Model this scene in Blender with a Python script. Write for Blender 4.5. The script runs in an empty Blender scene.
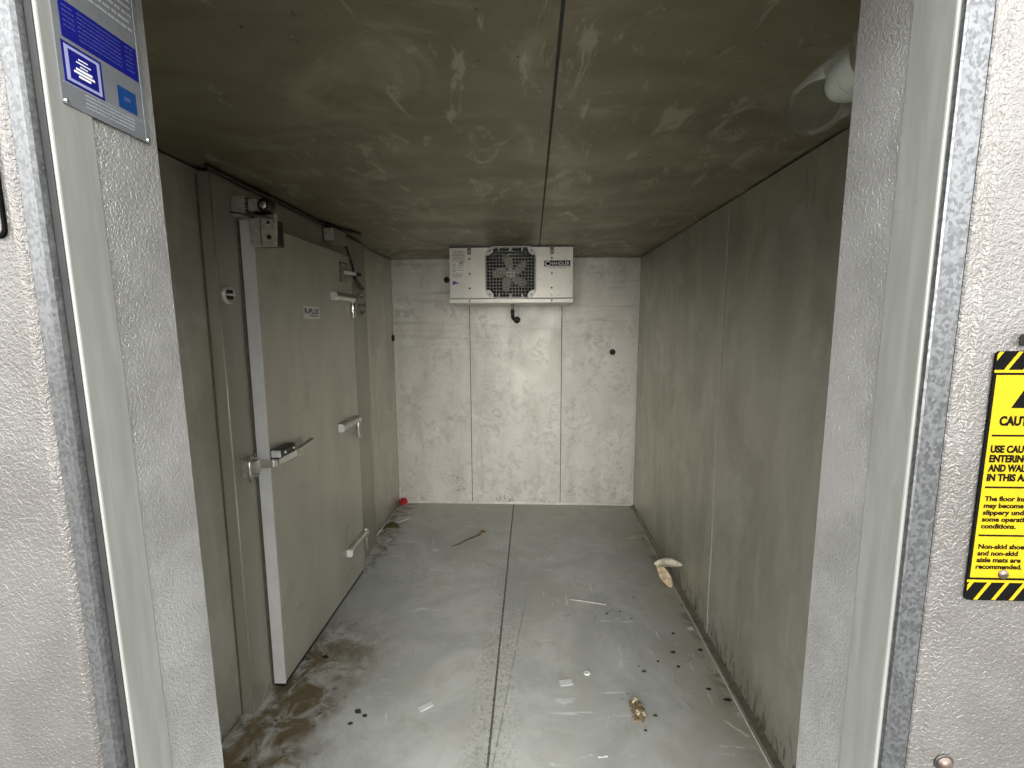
import bpy, bmesh, math, random
from mathutils import Vector, Matrix
random.seed(7)
S = bpy.context.scene
COL = S.collection
PI = math.pi

# ------------------------------------------------------------------ room
XL, XR, YB, H = -1.2225, 0.9275, 4.026, 2.207
YI, YO = 0.637, 0.493            # front wall: room side, outer side
JL, JR = -0.508, 0.406           # door opening, left and right reveal
FX, DX, DY0, DY1 = -1.17, -1.11, 1.83, 2.83   # side door: frame face, leaf face, leaf ends

# ------------------------------------------------------------------ node helper
class NB:
    def __init__(s, name):
        s.m = bpy.data.materials.new(name); s.m.use_nodes = True
        s.t = s.m.node_tree; s.N = s.t.nodes; s.L = s.t.links
        s.b = s.N['Principled BSDF']; s._p = None
    def new(s, ty, **k):
        n = s.N.new(ty)
        for a, v in k.items(): setattr(n, a, v)
        return n
    def put(s, sock, v):
        if isinstance(v, bpy.types.NodeSocket): s.L.new(v, sock)
        elif isinstance(v, (tuple, list)) and sock.type == 'RGBA' and len(v) == 3: sock.default_value = (*v, 1)
        else: sock.default_value = v
    @property
    def P(s):
        if s._p is None: s._p = s.new('ShaderNodeTexCoord').outputs['Object']
        return s._p
    def xyz(s):
        n = s.new('ShaderNodeSeparateXYZ'); s.L.new(s.P, n.inputs[0]); return n.outputs
    def scaled(s, sc, loc=(0, 0, 0)):
        n = s.new('ShaderNodeMapping'); s.L.new(s.P, n.inputs[0])
        n.inputs['Scale'].default_value = sc; n.inputs['Location'].default_value = loc
        return n.outputs[0]
    def noise(s, scale, detail=4, rough=.55, dist=0, vec=None):
        n = s.new('ShaderNodeTexNoise'); s.L.new(vec or s.P, n.inputs['Vector'])
        for k, v in (('Scale', scale), ('Detail', detail), ('Roughness', rough), ('Distortion', dist)): n.inputs[k].default_value = v
        return n.outputs['Fac']
    def voro(s, scale, feat='F1', vec=None, out='Distance'):
        n = s.new('ShaderNodeTexVoronoi', feature=feat); s.L.new(vec or s.P, n.inputs['Vector']); n.inputs['Scale'].default_value = scale
        return n.outputs[out]
    def math(s, op, a, b=0.0):
        n = s.new('ShaderNodeMath', operation=op); s.put(n.inputs[0], a); s.put(n.inputs[1], b); return n.outputs[0]
    def step(s, x, lo, hi):
        n = s.new('ShaderNodeMapRange', interpolation_type='SMOOTHSTEP'); s.put(n.inputs[0], x)
        n.inputs[1].default_value = lo; n.inputs[2].default_value = hi
        if lo > hi:
            n.inputs[1].default_value = hi; n.inputs[2].default_value = lo; n.inputs[3].default_value = 1; n.inputs[4].default_value = 0
        return n.outputs[0]
    def mul(s, *a):
        r = a[0]
        for x in a[1:]: r = s.math('MULTIPLY', r, x)
        return r
    def mix(s, f, a, b):
        n = s.new('ShaderNodeMix', data_type='RGBA'); s.put(n.inputs[0], f); s.put(n.inputs[6], a); s.put(n.inputs[7], b); return n.outputs[2]
    def ridge(s, scale, w, detail=3, vec=None, dist=1.0):
        n = s.noise(scale, detail, .5, dist, vec)
        return s.step(s.math('ABSOLUTE', s.math('SUBTRACT', n, .5)), w, 0.0)
    def bump(s, h, strength, dist):
        n = s.new('ShaderNodeBump'); s.L.new(h, n.inputs['Height']); n.inputs['Strength'].default_value = strength; n.inputs['Distance'].default_value = dist
        s.L.new(n.outputs[0], s.b.inputs['Normal'])
    def end(s, col, rough=.5, metal=0.0, spec=.5):
        s.put(s.b.inputs['Base Color'], col); s.put(s.b.inputs['Roughness'], rough); s.put(s.b.inputs['Metallic'], metal)
        s.b.inputs['Specular IOR Level'].default_value = spec
        return s.m

def plain(name, col, rough=.5, metal=0.0, var=.12, scale=40, spec=.5):
    n = NB(name); d = tuple(c * (1 - var) for c in col); l = tuple(min(1, c * (1 + var)) for c in col)
    return n.end(n.mix(n.step(n.noise(scale, 4), .3, .7), d, l), rough, metal, spec)

# inner wall sheet metal: dull, mottled, with streaks, scuffs and specks
def sheet(name, kind):
    n = NB(name); x, y, z = n.xyz()
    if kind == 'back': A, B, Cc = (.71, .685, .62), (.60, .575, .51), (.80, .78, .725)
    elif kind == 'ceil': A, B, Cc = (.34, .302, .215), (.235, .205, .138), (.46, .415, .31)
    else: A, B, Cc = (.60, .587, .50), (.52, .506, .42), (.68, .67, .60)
    streak = n.noise(1.0, 5, .6, .6, n.scaled((4, 4, 1.3)) if kind != 'ceil' else n.scaled((2.2, 4.5, 2)))
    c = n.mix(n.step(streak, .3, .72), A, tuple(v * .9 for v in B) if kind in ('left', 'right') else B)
    blot = n.noise(3.2, 6, .65, .8)
    c = n.mix(n.mul(n.step(blot, .5, .72), .75), c, Cc)
    if kind == 'back':
        c = n.mix(n.mul(n.step(n.noise(16, 6, .75, .6), .46, .66), n.step(n.noise(3, 4, .6), .38, .62), .75), c, (.42, .395, .34))
        c = n.mix(n.mul(n.step(n.noise(1, 6, .7, .5, n.scaled((7, 7, .9), (3, 0, 1))), .52, .7), .6), c, (.50, .475, .41))
        c = n.mix(n.mul(n.step(n.noise(60, 4, .7), .56, .66), n.step(n.noise(2.3, 3), .45, .6), .7), c, (.33, .31, .26))
        c = n.mix(n.mul(n.step(n.noise(70, 3, .6), .66, .72), n.step(n.noise(2.5, 3), .5, .6), .9), c, (.10, .09, .075))
        low = n.mul(n.step(z, .45, .0), n.step(n.noise(1.7, 2), .44, .62))
        c = n.mix(n.mul(low, n.step(n.noise(42, 5, .7, 1), .53, .6), n.step(n.noise(5, 2), .42, .6)), c, (.09, .08, .06))
        c = n.mix(n.mul(n.step(z, 1.2, 1.65), n.step(n.noise(1, 5, .6, .5, n.scaled((1.2, 1.2, 22))), .52, .7), .5), c, (.40, .38, .33))
    if kind in ('right', 'left'):
        c = n.mix(n.mul(n.step(n.noise(2.0, 6, .7, .5, n.scaled((1, 1, .7), (5, 2, 1))), .48, .66), .7), c, (.42, .405, .325))
        c = n.mix(n.mul(n.step(n.noise(1, 6, .7, .4, n.scaled((10, 10, 1.2), (1, 6, 2))), .56, .7), .5), c, (.70, .69, .62))
    if kind == 'right':
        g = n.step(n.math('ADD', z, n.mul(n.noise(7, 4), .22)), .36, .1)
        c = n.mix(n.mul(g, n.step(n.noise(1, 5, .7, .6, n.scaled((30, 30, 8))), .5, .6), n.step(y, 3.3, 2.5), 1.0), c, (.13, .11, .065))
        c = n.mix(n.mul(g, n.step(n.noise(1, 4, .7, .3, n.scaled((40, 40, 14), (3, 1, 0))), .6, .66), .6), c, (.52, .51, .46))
        c = n.mix(n.mul(n.ridge(1, .012, 4, n.scaled((9, 9, 1.1)), .5), n.step(n.noise(2.6, 2), .56, .64), .3), c, (.2, .19, .16))
        c = n.mix(n.mul(n.step(n.noise(1, 4, .6, 0, n.scaled((5, 5, 60))), .66, .72), n.step(n.noise(3, 2), .5, .6), .4), c, (.55, .54, .48))
    if kind == 'left':
        g = n.step(n.math('ADD', z, n.mul(n.noise(9, 4), .2)), .24, .06)
        c = n.mix(n.mul(g, n.step(n.noise(26, 5, .7), .5, .6), .7), c, (.15, .12, .07))
        c = n.mix(n.mul(n.step(n.noise(60, 3, .6), .69, .73), .5), c, (.55, .54, .5))
    if kind == 'ceil':
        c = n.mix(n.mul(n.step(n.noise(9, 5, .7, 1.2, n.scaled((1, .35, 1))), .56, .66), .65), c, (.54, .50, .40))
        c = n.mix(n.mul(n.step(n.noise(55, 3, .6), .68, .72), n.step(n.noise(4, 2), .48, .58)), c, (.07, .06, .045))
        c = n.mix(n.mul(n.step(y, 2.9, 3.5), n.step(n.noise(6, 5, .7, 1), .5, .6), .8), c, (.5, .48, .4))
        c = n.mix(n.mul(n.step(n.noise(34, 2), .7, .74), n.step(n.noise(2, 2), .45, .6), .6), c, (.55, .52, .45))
    n.bump(n.noise(14, 3, .5), .12, .01)
    return n.end(c, n.math('ADD', .34, n.mul(n.noise(5, 4), .25)), {'back': .3, 'ceil': .8}.get(kind, .6), .5)

def floor_mat():
    n = NB('grey_floor_paint'); x, y, z = n.xyz()
    c = n.mix(n.step(n.noise(2.1, 7, .68, .6), .36, .64), (.47, .482, .445), (.62, .628, .585))
    c = n.mix(n.mul(n.step(n.noise(3.1, 5, .65, 1), .5, .68), .6), c, (.52, .50, .415))
    # grey-brown dirt bands at the back and along the right wall
    wob = n.mul(n.math('SUBTRACT', n.noise(2.6, 5, .6, .4), .5), .9)
    rgt = n.step(n.math('ADD', x, wob), .45, 1.0)
    c = n.mix(n.mul(rgt, .85), c, (.42, .385, .29))
    bk = n.step(n.math('ADD', y, wob), 3.1, 4.1)
    c = n.mix(n.mul(bk, .7), c, (.52, .50, .43))
    lft = n.mul(n.step(n.math('ADD', x, n.mul(wob, .9)), -.70, -1.0), n.step(y, 2.6, 1.95))
    c = n.mix(n.mul(lft, n.step(n.noise(7, 6, .7, .6), .36, .56), .95), c, (.14, .095, .035))
    c = n.mix(n.mul(lft, n.step(n.noise(16, 5, .7), .58, .66)), c, (.045, .034, .016))
    c = n.mix(n.mul(lft, n.step(n.noise(30, 5, .7), .66, .7), .8), c, (.5, .46, .36))
    base = n.step(n.math('ADD', x, n.mul(wob, .25)), .80, .93)
    c = n.mix(n.mul(base, n.step(n.noise(9, 6, .7, .5), .48, .6), .85), c, (.12, .09, .045))
    lb = n.mul(n.step(n.math('ADD', x, n.mul(wob, .2)), -1.0, -1.1), n.step(y, 2.5, 3.2))
    c = n.mix(n.mul(lb, n.step(n.noise(14, 5, .7, .5), .45, .6), .8), c, (.14, .12, .075))
    # blotches with specks
    c = n.mix(n.mul(n.step(n.noise(70, 4, .7), .65, .7), n.step(n.noise(3.3, 3), .52, .64), .8), c, (.10, .095, .07))
    c = n.mix(n.mul(n.step(n.noise(5.5, 7, .75, .8, n.scaled((1, 1, 1), (3, 3, 0))), .55, .68), .5), c, (.40, .385, .315))
    # white scuffs
    s1 = n.mul(n.step(n.noise(1, 5, .65, .25, n.scaled((3.5, 17, 1), (2, 1, 0))), .60, .66), n.step(n.noise(2.2, 3, .5, 0, n.scaled((1, 1, 1), (5, 3, 0))), .48, .6))
    s2 = n.mul(n.step(n.noise(1, 5, .65, .35, n.scaled((26, 5, 1), (9, 4, 0))), .62, .67), n.step(n.noise(2.6, 3, .5, 0, n.scaled((1, 1, 1), (1, 8, 0))), .5, .6))
    s3 = n.mul(n.step(n.noise(4.2, 5, .7, 1.5), .62, .66), n.step(n.noise(60, 4, .7), .42, .6), .6)
    dry = n.math('SUBTRACT', 1.0, lft)
    c = n.mix(n.mul(s1, dry, .8), c, (.78, .78, .75)); c = n.mix(n.mul(s2, dry, .8), c, (.78, .78, .75)); c = n.mix(n.mul(s3, dry), c, (.66, .665, .64))
    s4 = n.mul(n.ridge(4.0, .006, 2, n.scaled((1.6, 1.1, 1), (4, 7, 0)), .7), n.step(n.noise(2.4, 2, .5, 0, n.scaled((1, 1, 1), (8, 2, 0))), .56, .62))
    c = n.mix(n.mul(s4, .7), c, (.20, .19, .165))
    # dirty rough band along the middle joint
    d = n.math('ABSOLUTE', n.math('ADD', x, .158))
    band = n.mul(n.step(d, .16, .02), n.step(y, 3.6, 2.2))
    c = n.mix(n.mul(band, n.step(n.noise(55, 4, .7), .5, .6), .6), c, (.27, .25, .2))
    c = n.mix(n.mul(band, n.step(n.noise(75, 3, .6), .6, .66), .6), c, (.6, .59, .54))
    # faint scored groove right of the joint
    gx = n.math('ABSOLUTE', n.math('SUBTRACT', x, n.math('ADD', -.30, n.mul(y, .105))))
    c = n.mix(n.mul(n.step(gx, .006, .001), n.step(y, 2.7, 2.4), n.step(n.noise(18, 3), .35, .5), .6), c, (.2, .19, .16))
    n.bump(n.noise(30, 4, .6), .15, .004)
    return n.end(c, n.math('ADD', .36, n.mul(n.noise(4, 4), .3)), 0, .5)

def embossed(name, A, B, rough=.35, strength=.9, sc=210, metal=.9):
    n = NB(name)
    h = n.noise(sc, 2.5, .5, .9)
    c = n.mix(n.step(n.noise(9, 4, .6), .35, .65), A, B)
    n.bump(h, strength, .0022)
    return n.end(c, rough, metal, .5)

def galv(name, A, B):
    n = NB(name)
    cell = n.voro(330, 'F1', n.scaled((1, 1, .8)), 'Color')
    v = n.new('ShaderNodeSeparateColor'); n.L.new(cell, v.inputs[0])
    f = n.math('ADD', n.mul(v.outputs[0], .55), n.mul(n.noise(60, 5, .7), .55))
    c = n.mix(n.step(f, .3, .75), A, B)
    n.bump(f, .12, .0005)
    return n.end(c, n.math('ADD', .28, n.mul(v.outputs[1], .15)), .75, .5)

def white_strip():
    n = NB('smooth_grey_white_strip')
    c = n.mix(n.step(n.noise(1, 4, .6, .3, n.scaled((60, 60, 6))), .35, .7), (.23, .23, .212), (.28, .28, .263))
    c = n.mix(n.mul(n.step(n.noise(22, 5, .7, 1), .6, .68), .35), c, (.2, .195, .18))
    return n.end(c, .4, .1, .4)

def evap_mat():
    n = NB('off_white_painted_metal'); x, y, z = n.xyz()
    c = n.mix(n.step(n.noise(6, 5, .65), .3, .7), (.68, .65, .565), (.76, .735, .66))
    c = n.mix(n.mul(n.step(n.noise(28, 5, .7), .58, .68), n.step(x, .0, .25), .7), c, (.34, .28, .18))
    c = n.mix(n.mul(n.step(n.noise(55, 3, .6), .66, .70), n.step(n.noise(7, 2), .5, .6), .8), c, (.22, .17, .10))
    return n.end(c, .35, .15, .5)

def door_mat(name, A, B):
    n = NB(name); x, y, z = n.xyz()
    c = n.mix(n.step(n.noise(1, 5, .6, .4, n.scaled((5, 5, 1.3))), .35, .68), A, B)
    c = n.mix(n.mul(n.step(n.noise(4, 6, .7, .6), .54, .72), .55), c, (.38, .36, .29))
    c = n.mix(n.mul(n.step(n.noise(55, 3, .6), .71, .74), .6), c, (.55, .54, .5))
    n.bump(n.noise(8, 2, .5), .1, .01)
    return n.end(c, n.math('ADD', .3, n.mul(n.noise(4, 3), .2)), .45, .5)

M = dict(
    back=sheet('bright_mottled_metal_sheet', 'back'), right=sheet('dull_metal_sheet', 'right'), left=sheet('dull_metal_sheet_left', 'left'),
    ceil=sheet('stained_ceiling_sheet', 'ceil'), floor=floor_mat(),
    emb=embossed('embossed_grey_metal', (.54, .535, .52), (.68, .675, .66), .36, .8, 250, .7),
    outer=embossed('embossed_outer_skin', (.142, .134, .126), (.172, .164, .156), .34, .75, 230, .5),
    galvl=galv('galvanised_steel', (.115, .118, .121), (.17, .172, .174)),
    galvr=galv('spangled_galvanised_steel', (.095, .098, .102), (.165, .17, .175)),
    strip=white_strip(), door=door_mat('door_leaf_metal', (.60, .575, .48), (.53, .505, .42)), frame=door_mat('door_frame_metal', (.41, .39, .32), (.35, .333, .265)),
    edge=plain('lit_door_edge_trim', (.82, .81, .78), .4, .1, .05, 9),
    chrome=plain('chrome', (.72, .71, .69), .16, 1.0, .05, 60), dullchrome=plain('worn_chrome', (.55, .54, .50), .3, .9, .15, 60),
    white=plain('white_plastic', (.80, .80, .77), .4, 0, .05), bluewhite=plain('pale_print', (.29, .30, .48), .5, 0, .03),
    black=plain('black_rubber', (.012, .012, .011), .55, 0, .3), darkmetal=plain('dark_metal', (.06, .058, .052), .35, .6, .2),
    groove=plain('dark_joint', (.045, .042, .034), .8, 0, .3, 60), caulk=plain('pale_sealant', (.58, .57, .51), .5, 0, .12, 30),
    trim=plain('pale_trim', (.66, .64, .585), .4, .3, .1, 14),
    yellow=plain('yellow_print', (.33, .235, .006), .6, 0, .05, 60, .1), blackp=plain('black_print', (.004, .004, .004), .9, 0, .2, 40, .04),
    blue=plain('dark_blue_print', (.006, .008, .15), .35, 0, .1), teal=plain('teal_blue_print', (.008, .045, .16), .35, 0, .1),
    plate=plain('aluminium_data_plate', (.27, .285, .30), .32, .5, .08, 25), greyprint=plain('grey_print', (.33, .35, .38), .45, 0, .1),
    evap=evap_mat(), guard=plain('grey_fan_guard', (.42, .42, .39), .4, .3, .1),
    cream=plain('cream_fan_plastic', (.62, .60, .45), .45, 0, .1), embossprint=plain('raised_pale_print', (.42, .435, .445), .4, .3, .05), faint=plain('faint_blue_print', (.06, .07, .25), .5, 0, .1), dark_ground=plain('darkened_ground', (.12, .118, .112), .8, 0, .2, 30), beadmetal=plain('worn_frame_edge', (.56, .54, .46), .35, .4, .15, 12), gasket_and_groove_dark=plain('groove_dark_reflection', (.015, .015, .015), .7, 0, .3, 30), brownsteel=plain('browned_screw', (.16, .125, .105), .35, .8, .2, 90), joint=plain('grimy_joint', (.13, .125, .10), .8, 0, .6, 90), sticker=plain('pinkish_sticker_paper', (.74, .68, .63), .5, 0, .05),
    purple=plain('purple_print', (.10, .07, .32), .5, 0, .2), textink=plain('faded_ink', (.30, .25, .22), .6, 0, .2),
    galvwhite=plain('lit_zinc_bracket', (.62, .60, .52), .4, .4, .18, 60), grime=plain('olive_metal', (.16, .15, .11), .5, .4, .2),
    red=plain('red_plastic', (.42, .02, .025), .4, 0, .25, 60), green=plain('withered_green_leaf', (.085, .09, .018), .6, 0, .5, 60),
    leaf=plain('dry_tan_leaf', (.70, .55, .36), .6, 0, .35, 30), leafw=plain('pale_dry_leaf', (.80, .69, .54), .6, 0, .35, 30), twig=plain('brown_twig', (.13, .10, .065), .7, 0, .3, 60),
    paper=plain('white_paper', (.80, .80, .78), .6, 0, .04), crumb=plain('dark_dirt', (.035, .03, .022), .8, 0, .4, 90),
    husk=plain('brown_husk', (.27, .195, .105), .8, 0, .5, 120), huskl=plain('pale_husk_chip', (.66, .52, .33), .7, 0, .2, 60),
    pale=plain('pale_straw', (.62, .60, .54), .5, 0, .1), bulb=plain('opal_bulb', (.82, .83, .80), .35, 0, .02),
    steel=plain('steel_screw', (.55, .52, .48), .3, .9, .1, 80), copper=plain('aged_pipe', (.50, .48, .42), .35, .7, .15),
)
g = NB('clear_glass')      # thin clear glass: lets light through, mirrors more at a slant
lw = g.new('ShaderNodeLayerWeight'); lw.inputs['Blend'].default_value = .5
tr = g.new('ShaderNodeBsdfTransparent'); tr.inputs[0].default_value = (.90, .92, .88, 1)
gl = g.new('ShaderNodeBsdfGlossy'); gl.inputs['Roughness'].default_value = .06
df = g.new('ShaderNodeBsdfDiffuse'); df.inputs[0].default_value = (.62, .62, .57, 1); haze = g.new('ShaderNodeMixShader'); haze.inputs[0].default_value = .05; lf = g.math('MULTIPLY', g.math('POWER', lw.outputs['Facing'], 3.0), .14); g.L.new(g.math('ADD', lf, .04), haze.inputs[0]); g.L.new(tr.outputs[0], haze.inputs[1]); g.L.new(df.outputs[0], haze.inputs[2])      # pale haze and rim highlight painted into the glass
mx = g.new('ShaderNodeMixShader'); lw2 = g.new('ShaderNodeFresnel'); lw2.inputs['IOR'].default_value = 1.25; g.L.new(g.math('MULTIPLY', lw2.outputs[0], .55), mx.inputs[0]); g.L.new(haze.outputs[0], mx.inputs[1]); g.L.new(gl.outputs[0], mx.inputs[2])
g.L.new(mx.outputs[0], g.N['Material Output'].inputs['Surface']); M['glass'] = g.m

# ------------------------------------------------------------------ mesh helpers (everything given in room coordinates)
def BM(): return bmesh.new()
def faces_from(bm, vs, fs):
    V = [bm.verts.new(v) for v in vs]
    for f in fs: bm.faces.new([V[i] for i in f])
    return V
def box(bm, a, b, bev=0.0, fn=None):
    (x0, y0, z0), (x1, y1, z1) = a, b
    t = bmesh.new()
    faces_from(t, [(x0, y0, z0), (x1, y0, z0), (x1, y1, z0), (x0, y1, z0), (x0, y0, z1), (x1, y0, z1), (x1, y1, z1), (x0, y1, z1)],
               [(3, 2, 1, 0), (4, 5, 6, 7), (0, 1, 5, 4), (1, 2, 6, 5), (2, 3, 7, 6), (3, 0, 4, 7)])
    if bev: bmesh.ops.bevel(t, geom=t.edges[:], offset=bev, segments=2, profile=.5, affect='EDGES')
    merge(bm, t, fn)
def merge(bm, t, fn=None):
    if fn:
        for v in t.verts: v.co = fn(v.co)
    mp = {v: bm.verts.new(v.co) for v in t.verts}
    for f in t.faces:
        try:
            nf = bm.faces.new([mp[v] for v in f.verts]); nf.smooth = f.smooth
        except ValueError: pass
    t.free()
def frame3(d):
    d = Vector(d).normalized(); u = Vector((0, 0, 1)) if abs(d.z) < .9 else Vector((1, 0, 0))
    a = d.cross(u).normalized(); return a, d.cross(a).normalized()
def tube(bm, pts, r, seg=12, cap=True):
    pts = [Vector(p) for p in pts]; n = len(pts); rs = r if isinstance(r, (list, tuple)) else [r] * n
    rings = []; a = None
    for i, p in enumerate(pts):
        d = (pts[min(i + 1, n - 1)] - pts[max(i - 1, 0)]).normalized()
        if a is None: a, b = frame3(d)
        else:
            a = (a - d * a.dot(d)).normalized(); b = d.cross(a)
        rings.append([bm.verts.new(p + (a * math.cos(2 * PI * k / seg) + b * math.sin(2 * PI * k / seg)) * rs[i]) for k in range(seg)])
    for i in range(n - 1):
        for k in range(seg):
            f = bm.faces.new([rings[i][k], rings[i][(k + 1) % seg], rings[i + 1][(k + 1) % seg], rings[i + 1][k]]); f.smooth = True
    if cap: bm.faces.new(rings[0][::-1]); bm.faces.new(rings[-1])
def lathe(bm, o, axis, prof, seg=32):
    """prof: (distance along axis, radius)"""
    o = Vector(o); ax = Vector(axis).normalized(); a, b = frame3(ax); prev = None
    for t, r in prof:
        c = o + ax * t
        if r < 1e-6: ring = [bm.verts.new(c)]
        else: ring = [bm.verts.new(c + (a * math.cos(2 * PI * k / seg) + b * math.sin(2 * PI * k / seg)) * r) for k in range(seg)]
        if prev:
            for k in range(seg):
                q = [prev[k % len(prev)], prev[(k + 1) % len(prev)], ring[(k + 1) % len(ring)], ring[k % len(ring)]]
                u = []
                for v in q:
                    if v not in u: u.append(v)
                if len(u) > 2: f = bm.faces.new(u); f.smooth = True
        prev = ring
def prism(bm, poly, fn, t0, t1, smooth=False):
    """poly of (u,v) pushed through fn(u,v,t) -> point, from t0 to t1"""
    A = [bm.verts.new(fn(u, v, t0)) for u, v in poly]; B = [bm.verts.new(fn(u, v, t1)) for u, v in poly]; n = len(poly)
    bm.faces.new(A); bm.faces.new(B[::-1])
    for i in range(n):
        f = bm.faces.new([A[i], B[i], B[(i + 1) % n], A[(i + 1) % n]]); f.smooth = smooth
def rrect(u0, v0, u1, v1, r, k=5):
    o = []
    for cx, cy, a0 in ((u1 - r, v0 + r, -90), (u1 - r, v1 - r, 0), (u0 + r, v1 - r, 90), (u0 + r, v0 + r, 180)):
        for i in range(k + 1):
            a = math.radians(a0 + 90 * i / k); o.append((cx + r * math.cos(a), cy + r * math.sin(a)))
    return o
frontY = lambda Y: (lambda u, v, t: (u, Y - t, v))           # faces -Y (towards the opening); t is height off the surface
faceX = lambda X: (lambda u, v, t: (X + t, u, v))            # faces +X (on the left wall); u runs into the room

def obj(name, bm, mat, parent=None, bevel=0, smooth_angle=None):
    bmesh.ops.recalc_face_normals(bm, faces=bm.faces[:])
    off = Vector((0, 0, 0))
    if parent is not None: off = Vector(parent.get('_o', (0, 0, 0)))
    for v in bm.verts: v.co -= off
    me = bpy.data.meshes.new(name); bm.to_mesh(me); bm.free(); me.materials.append(M[mat])
    o = bpy.data.objects.new(name, me); COL.objects.link(o)
    if parent is not None: o.parent = parent; o['_o'] = tuple(off)
    if bevel:
        md = o.modifiers.new('bevel', 'BEVEL'); md.width = bevel; md.segments = 2; md.limit_method = 'ANGLE'
    return o
def thing(name, label, cat, loc, group=None, kind=None):
    o = bpy.data.objects.new(name, None); COL.objects.link(o); o.location = loc; o['_o'] = tuple(loc)
    o.empty_display_size = .05
    return tag(o, label, cat, group, kind)
def tag(o, label=None, cat=None, group=None, kind=None):
    if label: o['label'] = label
    if cat: o['category'] = cat
    if group: o['group'] = group
    if kind: o['kind'] = kind
    return o
def struct(name, bm, mat, label, cat, bevel=0): return tag(obj(name, bm, mat, None, bevel), label, cat, None, 'structure')
def solo(name, bm, mat, label, cat, group=None):
    """one-mesh thing with its origin at its base centre"""
    vs = [v.co.copy() for v in bm.verts]
    c = Vector(((min(v.x for v in vs) + max(v.x for v in vs)) / 2, (min(v.y for v in vs) + max(v.y for v in vs)) / 2, min(v.z for v in vs)))
    for v in bm.verts: v.co -= c
    o = obj(name, bm, mat); o.location = c
    return tag(o, label, cat, group)

_tc = {}
def text_into(bm, s, fn, u, v, cap, width=None, align='L', t=.0004, bold=0.0):
    """letters of cap height `cap`, baseline-left at (u,v), squeezed to `width`, thickness t, through fn(u,v,t)"""
    cu = bpy.data.curves.new('t', 'FONT'); cu.body = s; cu.size = 1.0; cu.offset = bold; cu.resolution_u = 3
    ob = bpy.data.objects.new('t', cu); COL.objects.link(ob)
    dg = bpy.context.evaluated_depsgraph_get(); me = bpy.data.meshes.new_from_object(ob.evaluated_get(dg))
    bpy.data.objects.remove(ob); bpy.data.curves.remove(cu)
    if not me.vertices: return
    xs = [w.co.x for w in me.vertices]; x0, x1 = min(xs), max(xs)
    sy = cap / .70; sx = (width / (x1 - x0)) if width else sy
    if align == 'C': u -= (x1 - x0) * sx / 2
    def q(w, tt): return fn(u + (w.co.x - x0) * sx, v + w.co.y * sy, tt)
    T = [bm.verts.new(q(w, t)) for w in me.vertices]
    for pl in me.polygons:
        try: bm.faces.new([T[i] for i in pl.vertices])
        except ValueError: pass
    bpy.data.meshes.remove(me)
def dashes(bm, fn, u0, u1, v, h, t0, t1, rnd, gap=.25):
    """an illegible line of print: word-long strokes"""
    u = u0
    while u < u1 - h:
        w = min(rnd.uniform(1.5, 6) * h, u1 - u)
        prism(bm, [(u, v), (u + w, v), (u + w, v + h), (u, v + h)], fn, t0, t1); u += w + h * rnd.uniform(.6, 1.1)

# ================================================================== SETTING
# floor: two slabs and a sunken joint between them
bm = BM(); JX0, JX1 = -.166, -.156
def fl(co): return Vector((co.x, co.y, co.z))
box(bm, (XL - .1, YO, -.06), (JX0, YB + .1, 0)); box(bm, (JX1, YO, -.06), (XR + .1, YB + .1, 0))
floor = struct('floor', bm, 'floor', 'grey painted cold room floor with scuffs, brown stains and a middle joint', 'floor')
bm = BM(); box(bm, (JX0 - .001, YO + .01, -.055), (JX1 + .001, YB, -.0015)); struct('trim_1', bm, 'joint', 'dark dirty joint running down the middle of the floor', 'floor joint')
bm = BM(); box(bm, (-6, -9, -.12), (6, YO - .002, -.015)); struct('floor_outside', bm, 'dark_ground', 'unseen ground outside the doorway, darkened to dim the ceiling', 'paving')  # unseen ground, made dark to cut daylight bouncing up to the ceiling
# ceiling: two sheets with a gap
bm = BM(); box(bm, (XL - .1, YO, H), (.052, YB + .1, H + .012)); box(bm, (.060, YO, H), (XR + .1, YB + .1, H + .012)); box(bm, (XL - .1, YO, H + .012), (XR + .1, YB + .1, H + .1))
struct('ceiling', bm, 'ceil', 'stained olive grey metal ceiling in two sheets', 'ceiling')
bm = BM(); box(bm, (.0515, YI + .002, H + .001), (.0605, YB - .002, H + .011)); struct('trim_2', bm, 'groove', 'dark seam between the two ceiling sheets', 'seam')
# back wall in three sheets
bm = BM(); s1, s2 = -.543, .264; zt = H - .006
for a, b in ((XL, s1 - .003), (s1 + .003, s2 - .003), (s2 + .003, XR)): box(bm, (a, YB, 0), (b, YB + .012, zt))
box(bm, (XL - .1, YB + .012, 0), (XR + .1, YB + .1, H))
struct('wall_back', bm, 'back', 'bright mottled metal back wall in three upright sheets', 'wall')
bm = BM()
for s in (s1, s2): box(bm, (s - .0035, YB + .001, .01), (s + .0035, YB + .011, zt))
struct('trim_3', bm, 'groove', 'dark upright seams of the back wall', 'seam')
bm = BM(); box(bm, (XL + .001, YB - .012, .02), (XL + .013, YB, zt - .002), .002); box(bm, (XR - .015, YB - .012, .02), (XR - .001, YB, zt - .002), .002)
struct('trim_4', bm, 'trim', 'pale corner strips at both ends of the back wall', 'trim')
bm = BM(); box(bm, (XL + .014, YB - .012, 0), (XR - .016, YB, .022), .004); struct('baseboard_back', bm, 'trim', 'pale strip along the foot of the back wall', 'baseboard')
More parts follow.
